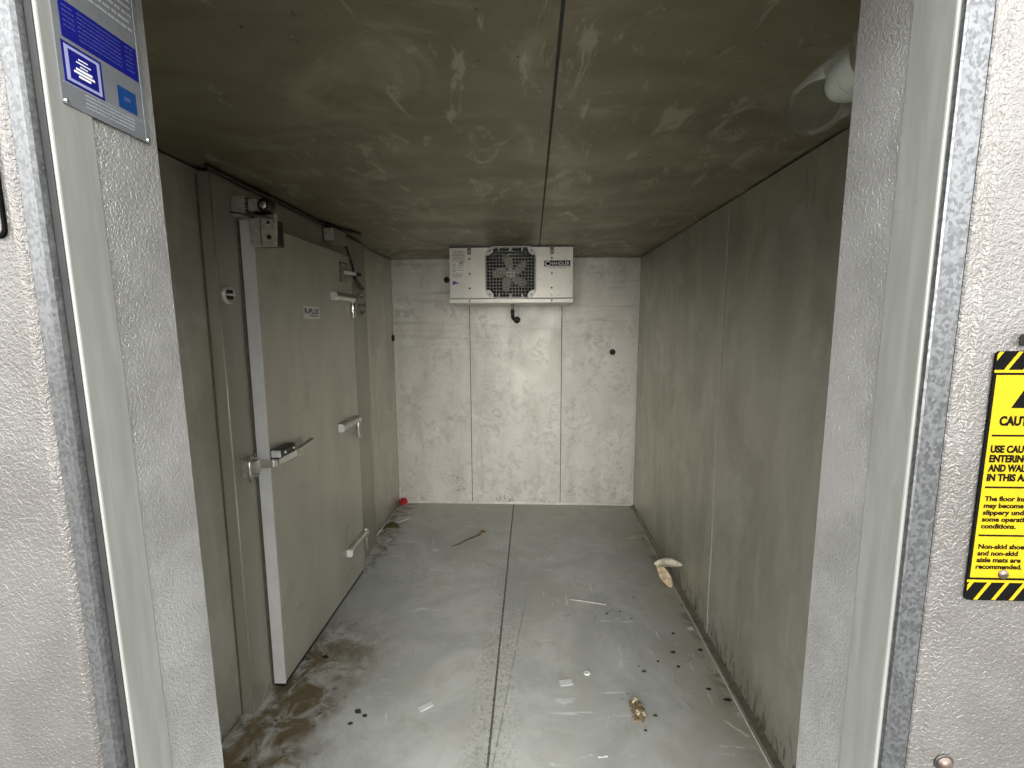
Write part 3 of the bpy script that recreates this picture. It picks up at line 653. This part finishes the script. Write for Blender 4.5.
# ================================================================== JAR LAMP
jl = thing('jar_lamp', 'unlit glass jar lamp with a white bulb under the ceiling behind the right door edge', 'lamp', (.525, YI, 2.033))
jc = (.525, YI, 2.033)
bm = BM(); lathe(bm, jc, (0, 1, 0), [(0, .062), (.05, .062), (.058, .056), (.058, 0)], 32); obj('base_box', bm, 'dullchrome', jl)
bm = BM(); lathe(bm, jc, (0, 1, 0), [(.05, .058), (.085, .058), (.090, .056), (.090, .052), (.10, .0545), (.118, .0545), (.124, .050), (.118, .045), (.06, .044)], 32); obj('threaded_collar', bm, 'dullchrome', jl)
bm = BM()
o_ = [(.09, .0435), (.14, .0475), (.20, .0505), (.29, .0505)] + [(.29 + .0505 * math.sin(a), .0505 * math.cos(a)) for a in [PI / 2 * k / 8 for k in range(1, 8)]] + [(.3405, 0)]
lathe(bm, jc, (0, 1, 0), o_, 40)
obj('glass_jar', bm, 'glass', jl)
bm = BM(); lathe(bm, jc, (0, 1, 0), [(.10, .014), (.125, .016), (.145, .026), (.165, .033), (.185, .036), (.205, .034), (.222, .026), (.232, .014), (.236, 0)], 32); obj('bulb', bm, 'bulb', jl)
bm = BM(); lathe(bm, jc, (0, 1, 0), [(.088, 0), (.088, .020), (.128, .020), (.150, .031), (.172, .0385), (.174, .0375), (.150, .029), (.128, .0165)], 32); obj('bulb_collar', bm, 'white', jl)

# ================================================================== CAUTION SIGN
Y0 = YO + .004 - .012
cs = thing('caution_sign', 'yellow and black caution sign screwed to the outer skin right of the doorway', 'sign', (.506, Y0, 1.332))
U0, U1, V0, V1 = .4715, .5415, 1.332, 1.603
bm = BM(); prism(bm, rrect(U0, V0, U1, V1, .005), frontY(Y0), 0, .0012); bd = obj('plate', bm, 'blackp', cs)
f_ = frontY(Y0 - .0012)
bm = BM(); prism(bm, [(U0 + .003, 1.3585), (U1 - .003, 1.3585), (U1 - .003, 1.5785), (U0 + .003, 1.5785)], f_, 0, .0003); obj('yellow_field', bm, 'yellow', bd)
for v in (1.5810, 1.3530): bm = BM(); prism(bm, [(U0 + .0005, v), (U1 - .0005, v), (U1 - .0005, v + .0028), (U0 + .0005, v + .0028)], f_, 0, .0003); obj('yellow_line', bm, 'yellow', bd)
for vb, vt in ((1.5838, 1.6025), (1.3328, 1.3530)):
    u = U0 - .009; bm = BM()
    while u < U1:
        p4 = [(u, vb), (u + .0042, vb), (u + .0042 + .0125, vt), (u + .0125, vt)]
        if u > U0 and u + .0167 < U1: prism(bm, p4, f_, 0, .0003)
        elif u + .0042 > U0 and u < U0 + .0001 or (u <= U0 and u + .0125 > U0):
            k = (U0 + .0015 - u) / .0125; k2 = max(0, (U0 + .0015 - u - .0042) / .0125)
            p5 = [(U0 + .0015, vb + (vt - vb) * min(1, k)), (U0 + .0015 if k2 > 0 else u + .0042, vb + (vt - vb) * k2), (u + .0167, vt), (u + .0125, vt)]
            if k < 1: prism(bm, p5, f_, 0, .0003)
        u += .0185
    obj('warning_stripes', bm, 'yellow', bd)
f2 = frontY(Y0 - .0015)
bm = BM(); cx = (U0 + U1) / 2
prism(bm, [(cx - .0135, 1.5445), (cx + .0135, 1.5445), (cx, 1.5690)], f2, 0, .0003)
obj('warning_triangle', bm, 'blackp', bd)
bm = BM(); f3 = frontY(Y0 - .0018); prism(bm, [(cx - .0012, 1.5525), (cx + .0012, 1.5525), (cx + .0018, 1.5625), (cx - .0018, 1.5625)], f3, 0, .0003); prism(bm, rrect(cx - .0013, 1.5475, cx + .0013, 1.5502, .0012, 3), f3, 0, .0003); obj('exclamation_mark', bm, 'yellow', bd)
bm = BM()
text_into(bm, 'CAUTION', f2, cx, 1.5265, .0092, .047, 'C', .0003, .05)
for v in (1.5145, 1.4588, 1.4055): prism(bm, [(U0 + .006, v), (U1 - .006, v), (U1 - .006, v + .0019), (U0 + .006, v + .0019)], f2, 0, .0003)
x = U0 + .0065
for i, (s, w) in enumerate((('USE CAUTION', .0535), ('ENTERING', .0405), ('AND WALKING', .0560), ('IN THIS AREA', .0530))): text_into(bm, s, f2, x, 1.4975 - i * .0102, .0073, w, 'L', .0003, .05)
x = U0 + .0072
for i, (s, w) in enumerate((('The floor inside', .0510), ('may become', .0405), ('slippery under', .0495), ('some operating', .0505), ('conditions.', .0355))): text_into(bm, s, f2, x, 1.4448 - i * .0076, .0052, w, 'L', .0003, .038)
for i, (s, w) in enumerate((('Non-skid shoes', .0500), ('and non-skid', .0415), ('aisle mats are', .0455), ('recommended.', .0475))): text_into(bm, s, f2, x, 1.3915 - i * .0076, .0052, w, 'L', .0003, .038)
obj('lettering', bm, 'blackp', bd)
bm = BM(); lathe(bm, (cx + .0015, Y0 - .0015, 1.3628), (0, -1, 0), [(0, .0052), (.0012, .0050), (.0026, .0032), (.003, 0)], 20); sc_ = obj('screw', bm, 'brownsteel', cs)
bm = BM(); box(bm, (cx - .0015, Y0 - .0050, 1.3623), (cx + .0045, Y0 - .0043, 1.3633)); obj('screw_slot', bm, 'darkmetal', sc_)
bm = BM(); lathe(bm, (cx, Y0 - .0015, 1.5735), (0, -1, 0), [(0, .0035), (.0008, .0033), (.0009, 0)], 16); obj('top_hole', bm, 'darkmetal', cs)
# things at the edges of the outer skin
bm = BM(); prism(bm, rrect(.4940, 1.6085, .5600, 1.6205, .002), frontY(Y0), 0, .006); solo('dark_plate', bm, 'darkmetal', 'dark small plate above the caution sign, cut by the right photo edge', 'plate')
bt = thing('carriage_bolt', 'domed steel bolt low on the outer skin right of the doorway', 'bolt', (.474, Y0, 1.128))
bm = BM(); lathe(bm, (.474, Y0, 1.1305), (0, -1, 0), [(0, 0), (0, .0085), (.002, .0083), (.005, .0055), (.006, 0)], 20); obj('bolt_head', bm, 'brownsteel', bt)
bm = BM(); lathe(bm, (.474, Y0 + .0006, 1.1305), (0, -1, 0), [(0, 0), (0, .0105), (.0012, .0105), (.0012, .008)], 20); obj('washer', bm, 'darkmetal', bt)
gp = thing('gauge_plate', 'grey plate with a rounded black rim at the left photo edge', 'plate', (-.62, YO - .0065, 1.72))
bm = BM(); prism(bm, rrect(-.70, 1.726, -.5655, 1.86, .010), frontY(YO - .006), 0, .0035); obj('rim', bm, 'blackp', gp)
bm = BM(); prism(bm, rrect(-.698, 1.7285, -.5680, 1.858, .009), frontY(YO - .0095), 0, .001); obj('face', bm, 'outer', gp)

# ================================================================== DATA PLATE on the left reveal
PX = JL + .0025
def pf(off):
    def f(u, v, t):
        return LS((PX + off + t, u, v)) + Vector((-.012 * (1.63 - 1.97), 0, 0)) * 0
    return f
dpz = thing('data_plate', 'metal data plate with blue print on the left side of the doorway', 'plate', (PX, .565, 1.872))
P0, P1, Q0, Q1 = .5075, .6215, 1.872, 2.078
bm = BM(); prism(bm, rrect(P0, Q0, P1, Q1, .002), pf(0), 0, .0012); dpl = obj('plate', bm, 'plate', dpz)
def patch(name, a, m, off=.0012, par=None):
    bm = BM(); prism(bm, [(a[0], a[1]), (a[2], a[1]), (a[2], a[3]), (a[0], a[3])], pf(off), 0, .0002); return obj(name, bm, m, par or dpl)
patch('blue_band', (.5155, 1.9435, .6135, 1.9830), 'blue')
patch('blue_square', (.5130, 1.8970, .5600, 1.9395), 'blue')
patch('pale_border', (.5160, 1.8998, .5572, 1.9367), 'bluewhite', .0014)
patch('square_field', (.5200, 1.9030, .5532, 1.9335), 'blue', .0016)
patch('teal_square', (.5790, 1.8998, .6055, 1.9255), 'teal')
rn = random.Random(11)
bm = BM()
for k, (w, hh) in enumerate(((.011, .0012), (.017, .0012), (.009, .0012), (.019, .0024), (.024, .0024), (.014, .0024))):
    v = 1.9275 - k * .0037; prism(bm, [(.5366 - w / 2, v - hh / 2), (.5366 + w / 2, v - hh / 2), (.5366 + w / 2, v + hh / 2), (.5366 - w / 2, v + hh / 2)], pf(.0018), 0, .0002)
obj('white_print', bm, 'paper', dpl); bm = BM()
for k in range(9): dashes(bm, pf(.0012), .545, .612, 2.070 - k * .0085, .0028, 0, .0002, rn)
obj('raised_print', bm, 'embossprint', dpl)
bm = BM()
for k in range(5): dashes(bm, pf(.0014), .519, .532, 1.9765 - k * .0050, .0011, 0, .0002, rn)
for k in range(7): dashes(bm, pf(.0014), .536, .590, 1.9775 - k * .0046, .0011, 0, .0002, rn)
for k in range(6): dashes(bm, pf(.0014), .597, .608, 1.9775 - k * .0052, .0011, 0, .0002, rn)
obj('pale_blue_print', bm, 'faint', dpl)
bm = BM(); prism(bm, [(.5885, 1.911), (.5965, 1.911), (.5965, 1.9155), (.5885, 1.9155)], pf(.0014), 0, .0002); obj('teal_square_mark', bm, 'faint', dpl)
bm = BM()
for k in range(4): dashes(bm, pf(.0012), .535, .600, 1.8915 - k * .0042, .0012, 0, .0002, rn)
for v in (1.8965,): prism(bm, [(P0 + .002, v - .001), (P1 - .002, v - .001), (P1 - .002, v - .0004), (P0 + .002, v - .0004)], pf(.0012), 0, .0002)
prism(bm, [(P1 - .006, Q0), (P1 - .0055, Q0), (P1 - .0055, Q1), (P1 - .006, Q1)], pf(.0012), 0, .0002)
obj('grey_print', bm, 'greyprint', dpl)
for u in (.5112, .6185):
    bm = BM(); c = pf(.0012)(u, 1.8755, 0); lathe(bm, c, (1, 0, 0), [(0, .0026), (.0012, .0023), (.002, .0012), (.0022, 0)], 14); obj('rivet', bm, 'chrome', dpl)

# ================================================================== BITS ON THE FLOOR
def blob(c, r, rnd, sub=2, rough=.35, flat=1.0):
    bm = BM(); bmesh.ops.create_icosphere(bm, subdivisions=sub, radius=1)
    for v in bm.verts:
        k = 1 + rnd.uniform(-rough, rough); v.co = Vector((v.co.x * r[0] * k, v.co.y * r[1] * k, v.co.z * r[2] * k * flat))
    mz = min(v.co.z for v in bm.verts)
    for v in bm.verts: v.co += Vector((c[0], c[1], -mz + c[2]))
    return bm
def leafmesh(p, ang, L, W_, curl, arch, tilt=0.0, th=.0016):
    """curled leaf lying at p (base), pointing along ang"""
    bm = BM(); n, m = 12, 6; rows = []
    for i in range(n + 1):
        t_ = i / n; w = W_ * (math.sin(PI * min(1, t_ * 1.02)) ** .8) * (1 - .25 * t_) + .0008
        row = []
        for j in range(m + 1):
            s = (j - m / 2) / (m / 2)
            z = curl * s * s * (w / W_) + arch * math.sin(PI * t_) + .004 * math.sin(9 * t_ + 2 * s)
            a_, b_ = t_ * L, s * w
            row.append(Vector((p[0] + a_ * math.cos(ang) - b_ * math.sin(ang), p[1] + a_ * math.sin(ang) + b_ * math.cos(ang), z + tilt * a_)))
        rows.append(row)
    mz = min(v.z for r in rows for v in r)
    G_ = []
    for dz in (0, th):
        G_.append([[bm.verts.new((v.x, v.y, v.z - mz + p[2] + dz)) for v in r] for r in rows])
    for q in G_:
        for i in range(n):
            for j in range(m):
                f = bm.faces.new([q[i][j], q[i + 1][j], q[i + 1][j + 1], q[i][j + 1]]); f.smooth = True
    per = [(0, j) for j in range(m + 1)] + [(i, m) for i in range(1, n + 1)] + [(n, j) for j in range(m - 1, -1, -1)] + [(i, 0) for i in range(n - 1, 0, -1)]
    for k in range(len(per)):
        (a0, b0), (a1, b1) = per[k], per[(k + 1) % len(per)]
        bm.faces.new([G_[0][a0][b0], G_[0][a1][b1], G_[1][a1][b1], G_[1][a0][b0]])
    return bm
rn = random.Random(21)
solo('red_cap', blob((-1.170, 3.975, 0), (.038, .032, .032), rn, 2, .16), 'red', 'crumpled red plastic bit on the floor in the far left corner', 'litter')
solo('green_leaf', leafmesh((-1.195, 3.45, 0), .25, .14, .045, .03, .012), 'green', 'withered green leaf on the floor beyond the side door', 'leaf')
bm = BM(); prism(bm, [(-1.15, 3.57), (-1.09, 3.60), (-1.03, 3.68), (-1.07, 3.72), (-1.14, 3.66)], lambda u, v, t: (u, v, t), 0.0002, .006); solo('plastic_flake', bm, 'pale', 'pale flake on the floor behind the green leaf', 'litter')
tw = thing('twig', 'thin dry twig with a brown tip on the floor near the back wall', 'twig', (-.48, 3.30, 0))
bm = BM(); tube(bm, [(-.588, 3.186, .006), (-.54, 3.22, .007), (-.49, 3.28, .012), (-.43, 3.35, .008), (-.40, 3.385, .007)], [.003, .004, .005, .005, .006], 8); obj('stem', bm, 'twig', tw)
obj('tip', leafmesh((-.405, 3.375, .001), .85, .075, .018, .012, .01), 'husk', tw)
def leaf3(p, d, side, L, W_, curl, arch, th=.0016):
    p, d, side = Vector(p), Vector(d).normalized(), Vector(side); side = (side - d * side.dot(d)).normalized(); nrm = d.cross(side)
    bm = BM(); n, m = 12, 6; R_ = []
    for i in range(n + 1):
        t_ = i / n; w = W_ * math.sin(PI * min(1, t_ * 1.01)) ** .75 * (1 - .3 * t_) + .001; row = []
        for j in range(m + 1):
            q = (j - m / 2) / (m / 2); row.append(p + d * (t_ * L) + side * (q * w) + nrm * (curl * q * q * w / W_ + arch * math.sin(PI * t_) + .004 * math.sin(8 * t_ + 2 * q)))
        R_.append(row)
    G_ = [[[bm.verts.new(v + nrm * dz) for v in r_] for r_ in R_] for dz in (0, th)]
    for q in G_:
        for i in range(n):
            for j in range(m): bm.faces.new([q[i][j], q[i + 1][j], q[i + 1][j + 1], q[i][j + 1]]).smooth = True
    per = [(0, j) for j in range(m + 1)] + [(i, m) for i in range(1, n + 1)] + [(n, j) for j in range(m - 1, -1, -1)] + [(i, 0) for i in range(n - 1, 0, -1)]
    for k in range(len(per)):
        (a0, b0), (a1, b1) = per[k], per[(k + 1) % len(per)]
        bm.faces.new([G_[0][a0][b0], G_[0][a1][b1], G_[1][a1][b1], G_[1][a0][b0]])
    return bm
solo('dry_leaf', leaf3((.880, 2.705, .003), (-.095, .02, .155), (.85, -.1, .5), .185, .036, -.012, .006), 'leaf', 'tan dry leaf standing on its tip on the floor under the pale curled leaf', 'leaf')
solo('dry_leaf', leaf3((.764, 2.712, .152), (.160, -.05, .024), (.05, .85, .55), .172, .034, .022, .008), 'leafw', 'pale curled dry leaf propped between the tan leaf and the right wall', 'leaf')
bm = BM(); tube(bm, [(.231, 2.560, .003), (.34, 2.536, .0035), (.440, 2.514, .003)], .0032, 8); solo('straw', bm, 'pale', 'thin pale straw on the floor right of the middle joint', 'straw')
def rectbit(name, c, ang, l, w, label, m='paper'):
    bm = BM(); ca, sa = math.cos(ang), math.sin(ang)
    P_ = [(c[0] + a * ca - b * sa, c[1] + a * sa + b * ca) for a, b in ((-l / 2, -w / 2), (l / 2, -w / 2), (l / 2, w / 2), (0, w / 2 + .001), (-l / 2, w / 2))]
    prism(bm, P_, lambda u, v, t: (u, v, t + .003 * abs(u - c[0]) / l), .0002, .0022); solo(name, bm, m, label, 'litter')
rectbit('paper_scrap', (-.452, 1.757), .62, .058, .026, 'small white paper scrap on the floor left of the middle joint')
rectbit('paper_scrap', (.161, 1.913), .2, .058, .034, 'small white paper scrap on the floor right of the middle joint')
bm = BM(); lathe(bm, (.265, 1.978, .0003), (0, 0, 1), [(0, .016), (.004, .015), (.006, .011), (.004, .005), (.004, 0)], 18); lathe(bm, (.265, 1.978, .0003), (0, 0, 1), [(0, .016), (0, 0)], 18); solo('ring_cap', bm, 'white', 'tiny round white cap on the floor beside the right paper scrap', 'litter')
rectbit('paper_chip', (.862, 2.315), .4, .03, .024, 'tiny white chip on the floor by the grimy right wall foot')
rectbit('paper_chip', (.274, 1.556), .1, .036, .007, 'thin white sliver on the floor at the bottom of the photo')
rectbit('thin_stick', (.835, 1.70), -.85, .10, .008, 'thin pale stick on the floor near the right wall', 'pale')
hk = thing('crushed_husk', 'crushed brown husk with pale chips on the floor at the lower right', 'litter', (.455, 1.765, 0))
bm = BM(); rr = random.Random(4)
for k in range(90):
    u, v = rr.uniform(-1, 1), rr.uniform(-1, 1); c = (.452 + .028 * u, 1.765 + .052 * v, rr.uniform(0, .003)); s = rr.uniform(.003, .008)
    t = blob(c, (s, s * rr.uniform(.5, 1.2), s * .6), rr, 1, .4); merge(bm, t)
obj('crumbs', bm, 'husk', hk)
for c, L_, a in (((.438, 1.800, .012), .03, .4), ((.455, 1.750, .012), .032, -.7), ((.445, 1.735, .010), .025, 1.1)):
    obj('pale_chip', leafmesh(c, a, L_, .009, .003, .004), 'huskl', hk)
for c, s in (((.755, 2.272), .014), ((.711, 2.128), .018), ((.62, 2.065), .011), ((.706, 2.033), .014), ((.535, 1.995), .015), ((.522, 1.748), .017), ((.464, 1.675), .011), ((.509, 2.451), .010), ((.43, 2.43), .012), ((.56, 2.39), .010), ((.52, 2.03), .008), ((.40, 1.83), .006), ((.43, 1.86), .007)):
    s *= .62; solo('dirt_crumb', blob((c[0], c[1], 0), (s, s * rn.uniform(.35, .7), s * .35), rn, 2, .35), 'crumb', 'tiny dark crumb of dirt on the right half of the floor', 'dirt crumb', 'dark crumbs on the right half of the floor')
for c, s in (((.855, 2.15), .012), ((.862, 1.84), .016), ((.80, 1.90), .010), ((-.735, 1.715), .015), ((-.70, 1.70), .011), ((-.745, 1.66), .009), ((-1.02, 2.03), .016)):
    w = 'by the right wall' if c[0] > 0 else 'near the brown stain by the side door'
    solo('dirt_lump', blob((c[0], c[1], 0), (s, s * .6, s * .3), rn, 2, .4), 'crumb', 'flat dark lump of dirt on the floor ' + w, 'dirt lump', 'dirt lumps ' + w)

# ================================================================== CAMERA, LIGHT
cam = bpy.data.cameras.new('camera'); co = bpy.data.objects.new('camera', cam); COL.objects.link(co)
r = Vector((0.9990892929086475, 0.042511848960184284, -0.003650683947642088)); u = Vector((-0.0017789921297450156, 0.12698800987921563, 0.9919026567833754)); f = Vector((-0.042631209017589426, 0.9909928294619001, -0.12694798924282294))
co.matrix_world = Matrix(((r.x, u.x, -f.x, 0), (r.y, u.y, -f.y, 0), (r.z, u.z, -f.z, 1.6304), (0, 0, 0, 1)))
cam.sensor_width = 36; cam.lens = 455.9967 / 1024 * 36; cam.clip_start = .02
S.camera = co

w = bpy.data.worlds.new('sky'); S.world = w; w.use_nodes = True
nt = w.node_tree; bg = nt.nodes['Background']
tc = nt.nodes.new('ShaderNodeTexCoord'); sp = nt.nodes.new('ShaderNodeSeparateXYZ'); nt.links.new(tc.outputs['Generated'], sp.inputs[0])
rp = nt.nodes.new('ShaderNodeValToRGB'); mr = nt.nodes.new('ShaderNodeMapRange'); nt.links.new(sp.outputs['Z'], mr.inputs[0]); mr.inputs[1].default_value = -1; mr.inputs[2].default_value = 1
nt.links.new(mr.outputs[0], rp.inputs[0])
el = rp.color_ramp.elements; el[0].position = .47; el[0].color = (.16, .155, .145, 1); el[1].position = .70; el[1].color = (1.45, 1.46, 1.46, 1)
for ps, c in ((.5, (.80, .79, .76)), (.56, (.95, .96, .97))): e = el.new(ps); e.color = (*c, 1)
nt.links.new(rp.outputs[0], bg.inputs[0]); bg.inputs[1].default_value = 2.65
sun = bpy.data.lights.new('sun', 'SUN'); so = bpy.data.objects.new('sun', sun); COL.objects.link(so)
sun.energy = 2.8; sun.angle = math.radians(44); sun.color = (1, .97, .915)
so.rotation_euler = (math.radians(90 - 8), 0, math.radians(2)); so.location = (0, -3, 3)

cy = S.cycles
cy.max_bounces = 14; cy.diffuse_bounces = 10; cy.glossy_bounces = 6; cy.transmission_bounces = 8
cy.caustics_reflective = False; cy.caustics_refractive = False
S.view_settings.view_transform = 'Standard'; S.view_settings.look = 'None'; S.view_settings.gamma = 1; S.view_settings.exposure = 0.6
for o in bpy.data.objects:
    if '_o' in o: del o['_o']
